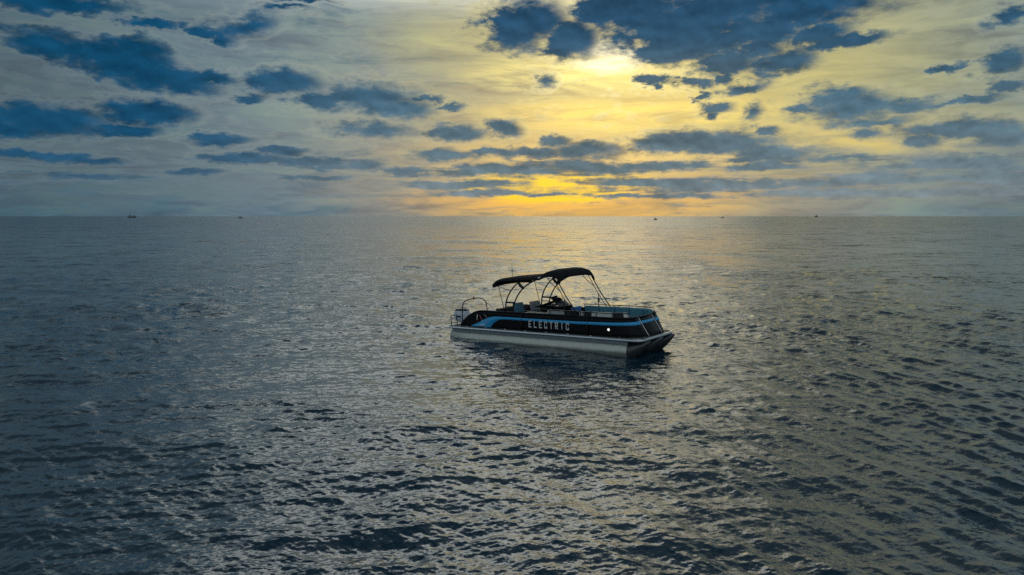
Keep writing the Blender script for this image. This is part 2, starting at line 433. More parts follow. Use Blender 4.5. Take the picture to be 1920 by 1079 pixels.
    for sx, sy, amp, far in ((30.0, 44.0, 0.26, False), (9.0, 16.0, 0.36, False), (3.2, 5.5, 0.70, True), (0.9, 1.7, 0.75, True), (0.30, 0.5, 0.75, True), (0.09, 0.15, 0.60, True), (0.028, 0.04, 0.42, True)):
        c = t.noise(t.vec('MULTIPLY', P, (sx, sy, 0.0)), 1.0, 2, 0.55, 0, True)
        s = t.vec('MULTIPLY', t.vec('SUBTRACT', c, (0.5, 0.5, 0.5)), (amp, amp * 1.25, 0))
        if far:                           # where the mesh no longer carries these waves
            f = {3.2: (10, 32), 0.9: (18, 55), 0.30: (30, 110), 0.09: (50, 200), 0.028: (120, 500)}[sx]
            sn = t.n.new('ShaderNodeVectorMath'); sn.operation = 'SCALE'
            t.put(sn.inputs[0], s); t.put(sn.inputs['Scale'], t.rng(dist, f[0], f[1], 0.0, 1.0))
            s = sn.outputs[0]
        tot = s if tot is None else t.vec('ADD', tot, s)
    sn = t.n.new('ShaderNodeVectorMath'); sn.operation = 'SCALE'
    t.put(sn.inputs[0], tot); t.put(sn.inputs['Scale'], gustn)
    nrm = t.vec('NORMALIZE', t.vec('ADD', geo.outputs['Normal'], sn.outputs[0]))
    t.put(b.inputs['Normal'], nrm)
    t.put(b.inputs['Roughness'], t.rng(dist, 15, 400, 0.05, 0.16, False))
    me.materials.append(m)
    return o


build_sea()

# ------------------------------------------------------------------ helpers for built things
def link(name, me, mat, parent=None, smooth=False, label=None):
    o = bpy.data.objects.new(name, me)
    sc.collection.objects.link(o)
    if mat is not None:
        me.materials.append(mat)
    if smooth:
        me.polygons.foreach_set('use_smooth', np.ones(len(me.polygons), dtype=bool))
    if parent is not None:
        o.parent = parent
    if label:
        o['label'] = label
    return o


def from_bm(name, bm, mat, parent=None, smooth=False, label=None, bevel=0.0):
    if bevel:
        bmesh.ops.bevel(bm, geom=list(bm.edges), offset=bevel, segments=2, affect='EDGES', profile=0.6)
    bmesh.ops.recalc_face_normals(bm, faces=bm.faces)
    me = bpy.data.meshes.new(name); bm.to_mesh(me); bm.free()
    return link(name, me, mat, parent, smooth, label)


def B(u, v, z):                       # boat coordinates: u from the stern, v from the near side, z above the water
    return Vector((u - 4.0, v - 1.275, z))


def add_tube(bm, pts, rad, seg=8, cap=True):
    pts = [Vector(p) for p in pts]
    n = len(pts)
    rads = rad if hasattr(rad, '__len__') else [rad] * n
    rings = []
    ref = None
    for i, p in enumerate(pts):
        t = (pts[min(i + 1, n - 1)] - pts[max(i - 1, 0)]).normalized()
        if ref is None:
            ref = Vector((0, 0, 1)) if abs(t.z) < 0.9 else Vector((1, 0, 0))
        a = (ref - t * ref.dot(t)).normalized(); b = t.cross(a); ref = a
        rings.append([bm.verts.new(p + (a * math.cos(2 * math.pi * k / seg) + b * math.sin(2 * math.pi * k / seg)) * rads[i]) for k in range(seg)])
    for i in range(n - 1):
        for k in range(seg):
            bm.faces.new((rings[i][k], rings[i][(k + 1) % seg], rings[i + 1][(k + 1) % seg], rings[i + 1][k]))
    if cap:
        bm.faces.new(rings[0][::-1]); bm.faces.new(rings[-1])


def tube(name, pts, rad, mat, parent, seg=8, label=None):
    bm = bmesh.new(); add_tube(bm, pts, rad, seg)
    return from_bm(name, bm, mat, parent, True, label)


def curve_pts(ctrl, n=16):
    """Catmull-Rom through the control points"""
    c = [Vector(p) for p in ctrl]
    c = [c[0] * 2 - c[1]] + c + [c[-1] * 2 - c[-2]]
    out = []
    for i in range(1, len(c) - 2):
        for k in range(n):
            t = k / n
            a, b, d, e = c[i - 1], c[i], c[i + 1], c[i + 2]
            out.append(0.5 * ((2 * b) + (d - a) * t + (2 * a - 5 * b + 4 * d - e) * t * t + (3 * b - a - 3 * d + e) * t ** 3))
    out.append(c[-2])
    return out


def box(name, lo, hi, mat, parent, bevel=0.0, label=None, shear=(0, 0), smooth=False):
    """lo, hi in (u, v, z); shear moves the top by (du, dv)"""
    bm = bmesh.new()
    vs = []
    for z, f in ((lo[2], 0), (hi[2], 1)):
        for u, v in ((lo[0], lo[1]), (hi[0], lo[1]), (hi[0], hi[1]), (lo[0], hi[1])):
            vs.append(bm.verts.new(B(u + shear[0] * f, v + shear[1] * f, z)))
    for f in ((3, 2, 1, 0), (4, 5, 6, 7), (0, 1, 5, 4), (1, 2, 6, 5), (2, 3, 7, 6), (3, 0, 4, 7)):
        bm.faces.new([vs[i] for i in f])
    return from_bm(name, bm, mat, parent, smooth, label, bevel)


def loft(name, rows, mat, parent, closed_u=False, thick=0.0, smooth=True, label=None):
    """rows of equal length of points -> sheet, optionally with thickness"""
    bm = bmesh.new()
    V = [[bm.verts.new(p) for p in row] for row in rows]
    for i in range(len(V) - 1):
        m = len(V[i])
        for k in range(m if closed_u else m - 1):
            bm.faces.new((V[i][k], V[i][(k + 1) % m], V[i + 1][(k + 1) % m], V[i + 1][k]))
    if thick:
        bmesh.ops.recalc_face_normals(bm, faces=bm.faces)
        bmesh.ops.solidify(bm, geom=list(bm.faces), thickness=thick)
    return from_bm(name, bm, mat, parent, smooth, label)


def empty(name, loc, rot=(0, 0, 0)):
    o = bpy.data.objects.new(name, None); sc.collection.objects.link(o)
    o.location = loc; o.rotation_euler = rot; o.empty_display_size = 0.5
    return o


# ------------------------------------------------------------------ the pontoon boat
def build_boat():
    th = -0.63919; s = (-2.2907, 28.3142)
    d = (math.cos(th), math.sin(th)); n = (-math.sin(th), math.cos(th))
    root = empty('pontoon_boat', (s[0] + d[0] * 4 + n[0] * 1.275, s[1] + d[1] * 4 + n[1] * 1.275, 0.0), (0, -R(1.75), th))
    root['label'] = 'black and silver pontoon boat with blue side stripe and black canvas tops'
    root['category'] = 'boat'
    BEAM = 2.55

    # --- pontoons: round tubes with noses that sweep up to the deck
    for v in (0.36, 1.275, 2.19):
        rows = []
        for u in np.concatenate([np.linspace(-0.15, 7.42, 8), np.linspace(7.44, 8.14, 14)]):
            f = min(1.0, max(0.0, (u - 7.42) / 0.73))
            keel = -0.25 + 0.62 * f ** 1.5              # the keel rises
            top = 0.40 + 0.05 * f
            rr = (top - keel) / 2; cz = (top + keel) / 2
            rw = 0.325 * (1 - 0.86 * f ** 1.7)
            rows.append([B(u, v + rw * math.cos(a), cz + rr * math.sin(a)) for a in np.linspace(0, 2 * math.pi, 20, endpoint=False)])
        p = loft('pontoon', rows[:9], M['aluminium'], root, closed_u=True)
        nose = loft('nose_cone', rows[8:], M['nose'], p, closed_u=True)
        bm = bmesh.new(); bm.from_mesh(nose.data)
        bmesh.ops.holes_fill(bm, edges=[e for e in bm.edges if e.is_boundary and e.verts[0].co.x > 3.9], sides=0)
        bmesh.ops.recalc_face_normals(bm, faces=bm.faces); bm.to_mesh(nose.data); bm.free()
        bm = bmesh.new(); bm.from_mesh(p.data)
        bm.edges.ensure_lookup_table()
        bmesh.ops.holes_fill(bm, edges=[e for e in bm.edges if e.is_boundary and e.verts[0].co.x < -4], sides=0)
        bmesh.ops.recalc_face_normals(bm, faces=bm.faces); bm.to_mesh(p.data); bm.free()
        for sgn in (-1, 1):                              # lifting strakes along the tube
            box('strake', (0.1, v + sgn * 0.318 - 0.012, 0.055), (7.0, v + sgn * 0.318 + 0.012, 0.085), M['aluminium'], p, 0.004)
        tube('keel', [B(u, v, -0.26) for u in np.linspace(-0.1, 7.3, 12)], 0.02, M['aluminium'], p, 6)

    # --- deck outline (rounded bow corners)
    def deck_outline(off=0.0):
        pts = [(-0.10 - off, 0.0 - off)]
        c = 0.30
        for a in np.linspace(-90, 0, 7):
            pts.append((7.98 - c + (c + off) * math.cos(R(a)), c + (c + off) * math.sin(R(a))))
        for a in np.linspace(0, 90, 7):
            pts.append((7.98 - c + (c + off) * math.cos(R(a)), BEAM - c + (c + off) * math.sin(R(a))))
        pts.append((-0.10 - off, BEAM + off))
        return pts

    def prism(name, outline, z0, z1, mat, parent, bevel=0.0):
        bm = bmesh.new()
        lo = [bm.verts.new(B(u, v, z0)) for u, v in outline]; hi = [bm.verts.new(B(u, v, z1)) for u, v in outline]
        m = len(outline)
        bm.faces.new(lo[::-1]); bm.faces.new(hi)
        for k in range(m):
            bm.faces.new((lo[k], lo[(k + 1) % m], hi[(k + 1) % m], hi[k]))
        return from_bm(name, bm, mat, parent, False, None, bevel)

    deck = prism('deck', deck_outline(), 0.43, 0.495, M['floor'], root)
    # silver edge moulding all round
    ol = deck_outline(0.012); ol.append(ol[0])
    rows = [[B(u, v, z) for u, v in ol] for z in (0.415, 0.435)]
    ring = []
    for k, (dz, o) in enumerate(((0.425, 0.010), (0.425, 0.035), (0.455, 0.045), (0.485, 0.035), (0.512, 0.012), (0.512, -0.02))):
        q = deck_outline(o); q.append(q[0]); ring.append([B(u, v, dz) for u, v in q])
    loft('edge_moulding', ring, M['chrome'], deck, smooth=False)
    # cross beams below the deck
    for u in np.linspace(0.4, 7.4, 12):
        box('cross_beam', (u - 0.03, 0.06, 0.385), (u + 0.03, BEAM - 0.06, 0.428), M['skirt'], deck)
    for v in (0.055, BEAM - 0.055):
        box('side_skirt', (0.0, v - 0.015, 0.30), (7.5, v + 0.015, 0.426), M['skirt'], deck)
    # bow skirt between the noses
    bq = [B(7.93, v, 0.425) for v in np.linspace(0.35, 2.2, 8)]
    bq2 = [B(7.80, v, 0.37) for v in np.linspace(0.35, 2.2, 8)]
    loft('bow_skirt', [bq, bq2], M['black_tube'], deck, thick=0.02)

    # --- fence: plan path of each side, straight then curving in to the gate
    def path(side, q, lean=0.0, off=0.0):
        """q: distance along the side; returns (u, v) of the fence foot, pushed outward by off"""
        q0, ru, rv = 6.55, 1.33, 0.70
        if q <= q0:
            u, v, nu, nv = q, 0.08, 0.0, -1.0
        else:
            a = min(1.0, (q - q0) / 1.6) * math.pi / 2
            ea = 0.75
            u = q0 + ru * math.sin(a) ** 0.9; v = 0.08 + rv * (1 - math.cos(a) ** ea if math.cos(a) > 1e-6 else 1.0)
            nu, nv = math.sin(a), -math.cos(a)
        k = max(0.0, (q - 6.2) / 1.95)
        u += -0.40 * lean * k ** 1.4 + nu * off; v += nv * off
        return (u, v) if side == 0 else (u, BEAM - v)

    def FP(side, q, z, off=0.0):
        u, v = path(side, q, (z - 0.53) / 0.62, off)
        return B(u, v, z)

    ZB, ZT = 0.545, 1.14
    def zfoot(q):                                         # the fence top sweeps down to the deck at the stern
        return ZB
    def ztop(q):
        if q >= 1.45:
            return ZT
        f = max(0.0, (q - 0.38) / 1.07)
        return ZB + 0.02 + (ZT - ZB - 0.02) * (math.sin(f * math.pi / 2) ** 0.85)

    for side in (0, 1):
        for (q0, q1) in ((0.38, 3.25), (3.27, 5.98), (6.00, 8.15)):
            qs = np.linspace(q0, q1, 26)
            rows = []
            for t in np.linspace(0, 1, 7):
                rows.append([FP(side, q, zfoot(q) + (ztop(q) - zfoot(q)) * t, 0.006 * math.sin(t * math.pi)) for q in qs])
            pan = loft('fence_panel', rows, M['black_panel'], root, thick=0.03)
            # pressed ribs along the lower panel
            for zr in (0.60, 0.635):
                a = max(q0 + 0.03, 0.62)
                tube('rib', [FP(side, q, zr, 0.020) for q in np.linspace(a, q1 - 0.05, 18)], 0.006, M['black_tube'], pan, 5)
            tube('bottom_rail', [FP(side, q, 0.535, 0.0) for q in np.linspace(q0, q1, 20)], 0.018, M['black_tube'], pan, 6)
            tube('top_rail', [FP(side, q, ztop(q) + 0.012, 0.0) for q in np.linspace(q0, q1, 26)], 0.022, M['black_tube'], pan, 7)
        for q in (3.26, 5.99):
            tube('fence_post', [FP(side, q, z, 0.02) for z in np.linspace(0.52, 1.15, 4)], 0.016, M['black_tube'], root, 6)
        tube('gate_post', [FP(side, 8.15, z, 0.015) for z in np.linspace(0.52, 1.16, 8)], 0.017, M['chrome'], root, 7)
        for q in np.linspace(0.7, 7.9, 9):                # stand-off feet between deck and fence
            u, v = path(side, q)
            box('fence_foot', (u - 0.04, v - 0.02, 0.497), (u + 0.04, v + 0.02, 0.53), M['chrome'], root)

        # blue stripe: from the bow, level along the side, then sweeping down to the deck
        top, bot = [], []
        for q in np.linspace(8.12, 2.6, 50):
            e = max(0.0, (q - 5.5) / 2.6)
            top.append(FP(side, q, 0.968 + 0.062 * e, 0.030)); bot.append(FP(side, q, 0.880 + 0.040 * e, 0.030))
        ut = curve_pts([(2.6, 0, 0.965), (2.0, 0, 0.955), (1.62, 0, 0.86), (1.25, 0, 0.69), (0.88, 0, 0.555)], 8)
        ub = curve_pts([(2.6, 0, 0.880), (2.35, 0, 0.865), (2.12, 0, 0.79), (1.95, 0, 0.67), (1.84, 0, 0.555)], 8)
        for a, b_ in zip(ut[1:], ub[1:]):
            top.append(FP(side, a.x, min(a.z, ztop(a.x) - 0.03), 0.030)); bot.append(FP(side, b_.x, b_.z, 0.030))
        mid = [a * 0.5 + b_ * 0.5 for a, b_ in zip(top, bot)]
        loft('blue_stripe', [top, mid, bot], M['blue'], root, thick=0.006, label='bright blue stripe sweeping down to the stern')

    # --- bow gate: dark panel between the posts
    g0 = [FP(0, 8.15, z) for z in np.linspace(ZB, ZT, 7)]; g1 = [FP(1, 8.15, z) for z in np.linspace(ZB, ZT, 7)]
    rows = [[a.lerp(b_, t) + Vector((0.05 * math.sin(t * math.pi), 0, 0)) for t in np.linspace(0.03, 0.97, 10)] for a, b_ in zip(g0, g1)]
    gate = loft('bow_gate', rows, M['black_panel'], root, thick=0.03)
    tube('gate_rail', rows[-1], 0.02, M['black_tube'], gate, 7)
    sr = [[p + Vector((0.02, 0, 0)) for p in [a.lerp(b_, t) + Vector((0.05 * math.sin(t * math.pi), 0, 0)) for t in np.linspace(0.05, 0.95, 10)]]
          for a, b_ in ((FP(0, 8.15, 1.02), FP(1, 8.15, 1.02)), (FP(0, 8.15, 0.935), FP(1, 8.15, 0.935)))]
    loft('blue_stripe', sr, M['blue'], gate, thick=0.006)

    # --- lettering ELECTRIC, separate letters fixed on both side panels
    GL = {'E': [(0, 0, .22, 1), (0, 0, 1, .17), (0, .42, .82, .58), (0, .83, 1, 1)],
          'L': [(0, 0, .22, 1), (0, 0, 1, .17)],
          'C': [(0, 0.06, .22, .94), (.06, 0, 1, .17), (.06, .83, 1, 1), (.76, .62, 1, .95), (.76, .05, 1, .36)],
          'T': [(.38, 0, .62, 1), (0, .83, 1, 1)],
          'R': [(0, 0, .22, 1), (.74, .5, 1, .94), (0, .83, .94, 1), (0, .40, .92, .56)],
          'I': [(.38, 0, .62, 1)]}
    LH, LW, PITCHU = 0.25, 0.122, 0.2235
    for side in (0, 1):
        for i, ch in enumerate('ELECTRIC'):
            q = 3.58 + i * PITCHU
            bm = bmesh.new()
            def quad(c4, d0=0.034, d1=0.040):
                vs = []
                for dd in (d0, d1):
                    for (x, y) in c4:
                        qq = (q + x * LW) if side == 0 else (8.83 - q - x * LW)
                        vs.append(bm.verts.new(FP(side, qq, 0.655 + y * LH, dd)))
                for f in ((0, 1, 2, 3), (7, 6, 5, 4), (0, 4, 5, 1), (1, 5, 6, 2), (2, 6, 7, 3), (3, 7, 4, 0)):
                    bm.faces.new([vs[k] for k in f])
            for k, (x0, y0, x1, y1) in enumerate(GL[ch]):
                e = 0.0008 * k
                quad([(x0, y0), (x1, y0), (x1, y1), (x0, y1)], 0.034 + e, 0.040 + e)
            if ch == 'R':
                quad([(.72, 0), (1.02, 0), (.68, .42), (.40, .42)], 0.0374, 0.0434)
            from_bm('letter', bm, M['letter'], root, label='white letter ' + ch + ' on the black side panel')

    # stern emblem: pale bars, a red bar and a thin arc over the sweep of the stripe
    def decal(name, pts, mat, w):
        rows = [[], []]
        for i, (q, z) in enumerate(pts):
            p0 = pts[max(i - 1, 0)]; p1 = pts[min(i + 1, len(pts) - 1)]
            t = Vector((p1[0] - p0[0], p1[1] - p0[1])).normalized()
            rows[0].append(FP(0, q - t.y * w, z + t.x * w, 0.042)); rows[1].append(FP(0, q + t.y * w, z - t.x * w, 0.042))
        loft(name, rows, mat, root, thick=0.004)
    decal('emblem_bar', [(1.21, 0.80), (1.25, 1.00)], M['letter'], 0.020)
    decal('emblem_bar', [(1.25, 0.74), (1.26, 0.83)], M['red'], 0.020)
    decal('emblem_bar', [(1.36, 0.98), (1.46, 0.80)], M['red'], 0.022)
    decal('emblem_bar', [(1.42, 0.86), (1.52, 0.72)], M['letter'], 0.018)
    decal('emblem_arc', [(1.50 + 0.21 * math.sin(a), 0.80 + 0.23 * math.cos(a)) for a in np.linspace(0.2, 2.6, 14)], M['vinyl_grey'], 0.010)
    decal('emblem_bar', [(1.30, 0.60), (1.60, 0.63)], M['letter'], 0.020)

    # --- docking lamps in the bow panels
    for side in (0, 1):
        bm = bmesh.new()
        bmesh.ops.create_uvsphere(bm, u_segments=14, v_segments=8, radius=0.042)
        c = FP(side, 6.72, 0.765, 0.02)
        for v_ in bm.verts:
            v_.co = Vector((v_.co.x * 1.0, v_.co.y * 0.45, v_.co.z)) + c
        lamp = from_bm('docking_lamp', bm, M['lamp'] if side == 0 else M['chrome'], root, True, 'lit white docking lamp' if side == 0 else None)
        tube('lamp_bezel', [c + Vector((0.048 * math.cos(a), (-0.012 if side == 0 else 0.012), 0.048 * math.sin(a))) for a in np.linspace(0, 2 * math.pi, 19)], 0.009, M['chrome'], lamp, 5)

    # --- canvas tops: rear panel and front panel
    def canopy(name, prof, v0, v1, crown, drop, mat, label):
        rows = []
        for (u, z) in prof:
            row = []
            for t in np.linspace(0, 1, 17):
                x = abs(2 * t - 1)
                row.append(B(u, v0 + (v1 - v0) * t, z + crown * (1 - x ** 3.6) - drop * max(0, (x - 0.86) / 0.14) ** 2))
            rows.append(row)
        return loft(name, rows, mat, root, thick=0.035, label=label)

    rear_prof = [(1.98, 2.06), (1.94, 2.13), (1.97, 2.21), (2.10, 2.27), (2.5, 2.33), (3.0, 2.37), (3.5, 2.395), (4.0, 2.405)]
    c1 = canopy('rear_canopy', rear_prof, 0.10, 2.45, 0.08, 0.05, M['canvas'], 'black canvas rear top')
    front_prof = [(4.02, 2.45), (4.16, 2.52), (4.38, 2.57), (4.60, 2.575), (4.76, 2.53), (4.86, 2.43), (4.90, 2.31)]
    c2 = canopy('front_canopy', front_prof, 0.08, 2.47, 0.13, 0.10, M['canvas'], 'black canvas front top with drooping edge')
    # folded boot cloth rolled at the rear edge and the joint tube between the panels
    tube('rolled_boot', [B(2.02, v, 2.10 + 0.07 * (1 - abs(2 * (v - 0.1) / 2.35 - 1) ** 2.4)) for v in np.linspace(0.1, 2.45, 14)], 0.075, M['canvas'], c1, 9)
    tube('joint_bow', [B(4.02, v, 2.415 + 0.09 * (1 - abs(2 * (v - 0.1) / 2.35 - 1) ** 2.4)) for v in np.linspace(0.06, 2.49, 16)], 0.035, M['chrome'], c1, 8)

    # --- tower: two curved legs each side, joined by a bracket and by rungs low down
    for v, sg in ((0.12, 1), (2.43, -1)):
        la = curve_pts([B(2.50, v, 1.13), B(2.56, v, 1.55), B(2.76, v + sg * 0.01, 1.92), B(3.06, v + sg * 0.03, 2.20), B(3.42, v + sg * 0.05, 2.36)], 8)
        lb = curve_pts([B(2.84, v, 1.13), B(2.92, v, 1.48), B(3.14, v + sg * 0.01, 1.86), B(3.50, v + sg * 0.03, 2.17), B(4.00, v + sg * 0.05, 2.40)], 8)
        ta = tube('tower_leg', la, 0.026, M['black_tube'], root, 8)
        tube('tower_leg', lb, 0.026, M['black_tube'], root, 8)
        tube('tower_bracket', [B(3.08, v + sg * 0.03, 2.26), B(3.18, v + sg * 0.03, 2.12), B(3.32, v + sg * 0.03, 2.02)], [0.05, 0.06, 0.05], M['black_tube'], ta, 6)
        box('rung', (2.55, v - 0.05, 1.47), (2.90, v + 0.05, 1.53), M['black_tube'], ta, 0.01)
        box('rung', (2.53, v - 0.035, 1.335), (2.86, v + 0.035, 1.365), M['black_tube'], ta, 0.006)
        # rear support strut and thin brace
        tube('canopy_strut', [B(2.20, v, 2.12), B(2.34, v, 1.62), B(2.47, v, 1.15)], 0.014, M['black_tube'], root, 6)
        tube('canopy_strut', [B(2.18, v, 2.10), B(2.45, v, 2.00), B(2.76, v, 1.93)], 0.009, M['black_tube'], root, 5)
        # front bow, paired struts to the fence and the upright
        tube('canopy_strut', [B(4.78, v, 2.34), B(5.12, v, 1.80), B(5.62, v, 1.14)], 0.020, M['black_tube'], root, 7)
        tube('canopy_strut', [B(4.62, v, 2.40), B(5.00, v, 1.78), B(5.46, v, 1.14)], 0.014, M['black_tube'], root, 6)
        tube('canopy_strut', [B(5.06, v, 1.72), B(5.06, v, 1.14)], 0.017, M['black_tube'], root, 6)
        tube('canopy_strut', curve_pts([B(4.30, v, 2.48), B(4.55, v, 2.22), B(4.90, v, 1.96)], 5), 0.013, M['black_tube'], root, 6)
        box('strut_clamp', (5.04, v - 0.03, 1.40), (5.09, v + 0.03, 1.52), M['black_tube'], root, 0.006)

    # masthead lamp on its staff above the rear top
    staff = tube('light_staff', [B(1.95, 1.35, 2.24), B(1.93, 1.35, 2.78)], 0.008, M['black_tube'], root, 6)
    tube('lamp_globe', [B(1.94, 1.35, 2.50), B(1.94, 1.35, 2.53), B(1.94, 1.35, 2.60), B(1.94, 1.35, 2.63)], [0.014, 0.034, 0.034, 0.014], M['white'], staff, 8)

    # --- tow hoop over the transom
    hoop = curve_pts([B(0.12, 0.50, 0.50), B(0.10, 0.52, 1.00), B(0.08, 0.60, 1.30), B(0.06, 0.85, 1.42), B(0.06, 1.30, 1.45),
                      B(0.06, 1.72, 1.42), B(0.08, 1.97, 1.28), B(0.10, 2.05, 1.00), B(0.12, 2.07, 0.50)], 7)
    hp = tube('tow_hoop', hoop, 0.020, M['black_tube'], root, 8)
    for v in (0.54, 2.03):
        tube('hoop_brace', curve_pts([B(0.08, v, 1.22), B(0.32, v, 1.10), B(0.50, v, 0.85), B(0.55, v, 0.50)], 6), 0.016, M['chrome'], hp, 6)
    tube('tow_post', [B(0.06, 1.28, 1.45), B(0.06, 1.28, 1.53)], [0.02, 0.03], M['black_tube'], hp, 6)

    # boarding ladder folded up at the stern corner
    lad = tube('boarding_ladder', [B(-0.10, 0.10, 0.50), B(-0.13, 0.10, 0.88), B(-0.13, 0.44, 0.88), B(-0.10, 0.44, 0.50)], 0.018, M['black_tube'], root, 6)
    for z in (0.60, 0.74):
        tube('ladder_rung', [B(-0.115, 0.10, z), B(-0.115, 0.44, z)], 0.014, M['chrome'], lad, 6)

    # --- outboard motor: cowl, dark cap, leg, gearcase, propeller
    cow = []
    for (z, hu, hv, du) in ((0.50, 0.15, 0.14, 0.05), (0.56, 0.27, 0.19, 0.0), (0.72, 0.31, 0.21, -0.01), (0.86, 0.30, 0.205, -0.02), (0.95, 0.25, 0.18, -0.01)):
        cow.append([B(-0.54 + du + 1.12 * hu * math.copysign(abs(math.cos(a)) ** 0.7, math.cos(a)), 1.275 + 1.15 * hv * math.copysign(abs(math.sin(a)) ** 0.7, math.sin(a)), z) for a in np.linspace(0, 2 * math.pi, 24, endpoint=False)])
    mot = loft('outboard_motor', cow, M['cowl'], root, closed_u=True, label='pale outboard motor with dark cap')
    capr = []
    for (z, f) in ((0.952, 0.98), (0.985, 0.95), (1.015, 0.8), (1.027, 0.4), (1.03, 0.02)):
        capr.append([B(-0.55 + 0.293 * f * math.copysign(abs(math.cos(a)) ** 0.7, math.cos(a)), 1.275 + 0.218 * f * math.copysign(abs(math.sin(a)) ** 0.7, math.sin(a)), z) for a in np.linspace(0, 2 * math.pi, 24, endpoint=False)])
    loft('motor_cap', capr, M['motor_dark'], mot, closed_u=True)
    for sg in (-1, 1):
        box('cowl_decal', (-0.66, 1.275 + sg * 0.2465 - 0.003, 0.70), (-0.42, 1.275 + sg * 0.2465 + 0.003, 0.76), M['motor_dark'], mot)
    box('motor_leg', (-0.58, 1.20, -0.35), (-0.34, 1.35, 0.56), M['motor_dark'], mot, 0.03)
    tube('gearcase', [B(-0.85, 1.275, -0.42), B(-0.75, 1.275, -0.42), B(-0.45, 1.275, -0.42), B(-0.22, 1.275, -0.42)], [0.03, 0.07, 0.075, 0.02], M['motor_dark'], mot, 8)
    for k in range(3):
        a = k * 2 * math.pi / 3
        loft('propeller_blade', [[B(-0.84, 1.275 + r_ * math.cos(a), -0.42 + r_ * math.sin(a)), B(-0.78, 1.275 + r_ * math.cos(a + 0.5), -0.42 + r_ * math.sin(a + 0.5))] for r_ in (0.05, 0.12, 0.18)], M['motor_dark'], mot, thick=0.008)
    box('motor_bracket', (-0.34, 1.08, 0.05), (-0.08, 1.47, 0.46), M['aluminium'], root, 0.02)

    # --- seats: a row of back cushions along each side, seat bases below
    def cushion_run(side, spans, z0, z1, off0, off1):
        for (q0, q1, mat) in spans:
            rows = []
            prof = [(off0, z0), (off0, z1 - 0.04), (off0 - 0.03, z1), (off1 + 0.04, z1), (off1, z1 - 0.04), (off1 + 0.02, z0)]
            qs = np.linspace(q0 + 0.012, q1 - 0.012, max(4, int((q1 - q0) * 9)))
            for i, q in enumerate(qs):
                rows.append([FP(side, q, z, o) for o, z in prof])
            ob = loft('back_cushion', rows, M[mat], root, closed_u=True, smooth=False)
            bm = bmesh.new(); bm.from_mesh(ob.data)
            bmesh.ops.holes_fill(bm, edges=[e for e in bm.edges if e.is_boundary], sides=0)
            bmesh.ops.recalc_face_normals(bm, faces=bm.faces); bm.to_mesh(ob.data); bm.free()
    cushion_run(0, [(4.32, 5.05, 'vinyl_grey'), (5.07, 5.60, 'vinyl_black'), (5.62, 5.80, 'vinyl_grey'), (5.82, 6.08, 'vinyl_black'), (6.10, 6.86, 'white'),
                    (6.88, 7.28, 'vinyl_black'), (7.30, 7.62, 'white')], 0.80, 1.31, -0.05, -0.20)
    cushion_run(1, [(4.55, 5.15, 'vinyl_teal'), (5.17, 5.80, 'vinyl_teal'), (5.82, 6.40, 'vinyl_teal'), (6.42, 6.95, 'vinyl_teal'), (6.97, 7.40, 'vinyl_teal')], 0.80, 1.25, -0.05, -0.20)
    for side in (0, 1):
        rows = [[FP(side, q, z, o) for o, z in ((-0.06, 0.50), (-0.06, 0.84), (-0.22, 0.86), (-0.62, 0.86), (-0.66, 0.80), (-0.64, 0.50))] for q in np.linspace(4.4, 7.45, 20)]
        sb = loft('bench_seat', rows, M['vinyl_grey'], root, closed_u=True, smooth=False)
        tube('grab_rail', [FP(side, q, 1.30, -0.03) for q in np.linspace(4.4, 7.6, 24)], 0.014, M['black_tube'], root, 6)
        for q in np.linspace(4.45, 7.55, 6):
            tube('rail_post', [FP(side, q, z, -0.03) for z in (1.15, 1.30)], 0.011, M['black_tube'], root, 6)

    # rear lounge with a sloped sun pad
    lounge = box('rear_lounge', (0.85, 0.32, 0.50), (2.15, 2.22, 0.92), M['vinyl_grey'], root, 0.03)
    box('lounge_backrest', (1.95, 0.34, 0.92), (2.12, 2.20, 1.22), M['vinyl_black'], lounge, 0.03, shear=(-0.08, 0))
    box('sun_pad', (0.80, 0.36, 0.925), (1.90, 2.18, 1.02), M['white'], lounge, 0.03)

    # helm and companion chairs
    def chair(u, v, mat, face):
        b = tube('helm_chair', [B(u, v, 0.50), B(u, v, 0.74)], [0.10, 0.06], M['chrome'], root, 10)
        box('chair_seat', (u - 0.25, v - 0.27, 0.75), (u + 0.25, v + 0.27, 0.89), M[mat], b, 0.035)
        if face > 0:
            box('chair_back', (u - 0.30, v - 0.27, 0.87), (u - 0.18, v + 0.27, 1.40), M[mat], b, 0.035, shear=(-0.10, 0))
        else:
            box('chair_back', (u + 0.18, v - 0.27, 0.87), (u + 0.30, v + 0.27, 1.36), M[mat], b, 0.035, shear=(0.10, 0))
        for sg in (-1, 1):
            box('arm_rest', (u - 0.22, v + sg * 0.28 - 0.03, 1.02), (u + 0.18, v + sg * 0.28 + 0.03, 1.08), M['vinyl_black'], b, 0.012)
    chair(2.72, 1.05, 'vinyl_teal', 1)
    chair(2.95, 1.80, 'vinyl_grey', 1)
    chair(4.62, 1.05, 'vinyl_blue', -1)
    # console with windscreen, wheel and dash
    con = box('helm_console', (3.40, 1.45, 0.50), (3.95, 2.25, 1.28), M['black_panel'], root, 0.03, shear=(0.08, 0))
    ws = [[B(3.55 + 0.42 * f, 1.47, 1.27 + 0.33 * (1 - f)), B(3.60 + 0.42 * f, 1.85, 1.30 + 0.34 * (1 - f)), B(3.55 + 0.42 * f, 2.23, 1.27 + 0.33 * (1 - f))] for f in (0, 0.5, 1)]
    loft('windscreen', ws, M['glass'], con, thick=0.012)
    box('dash', (3.36, 1.50, 1.26), (3.60, 2.20, 1.33), M['vinyl_grey'], con, 0.015)
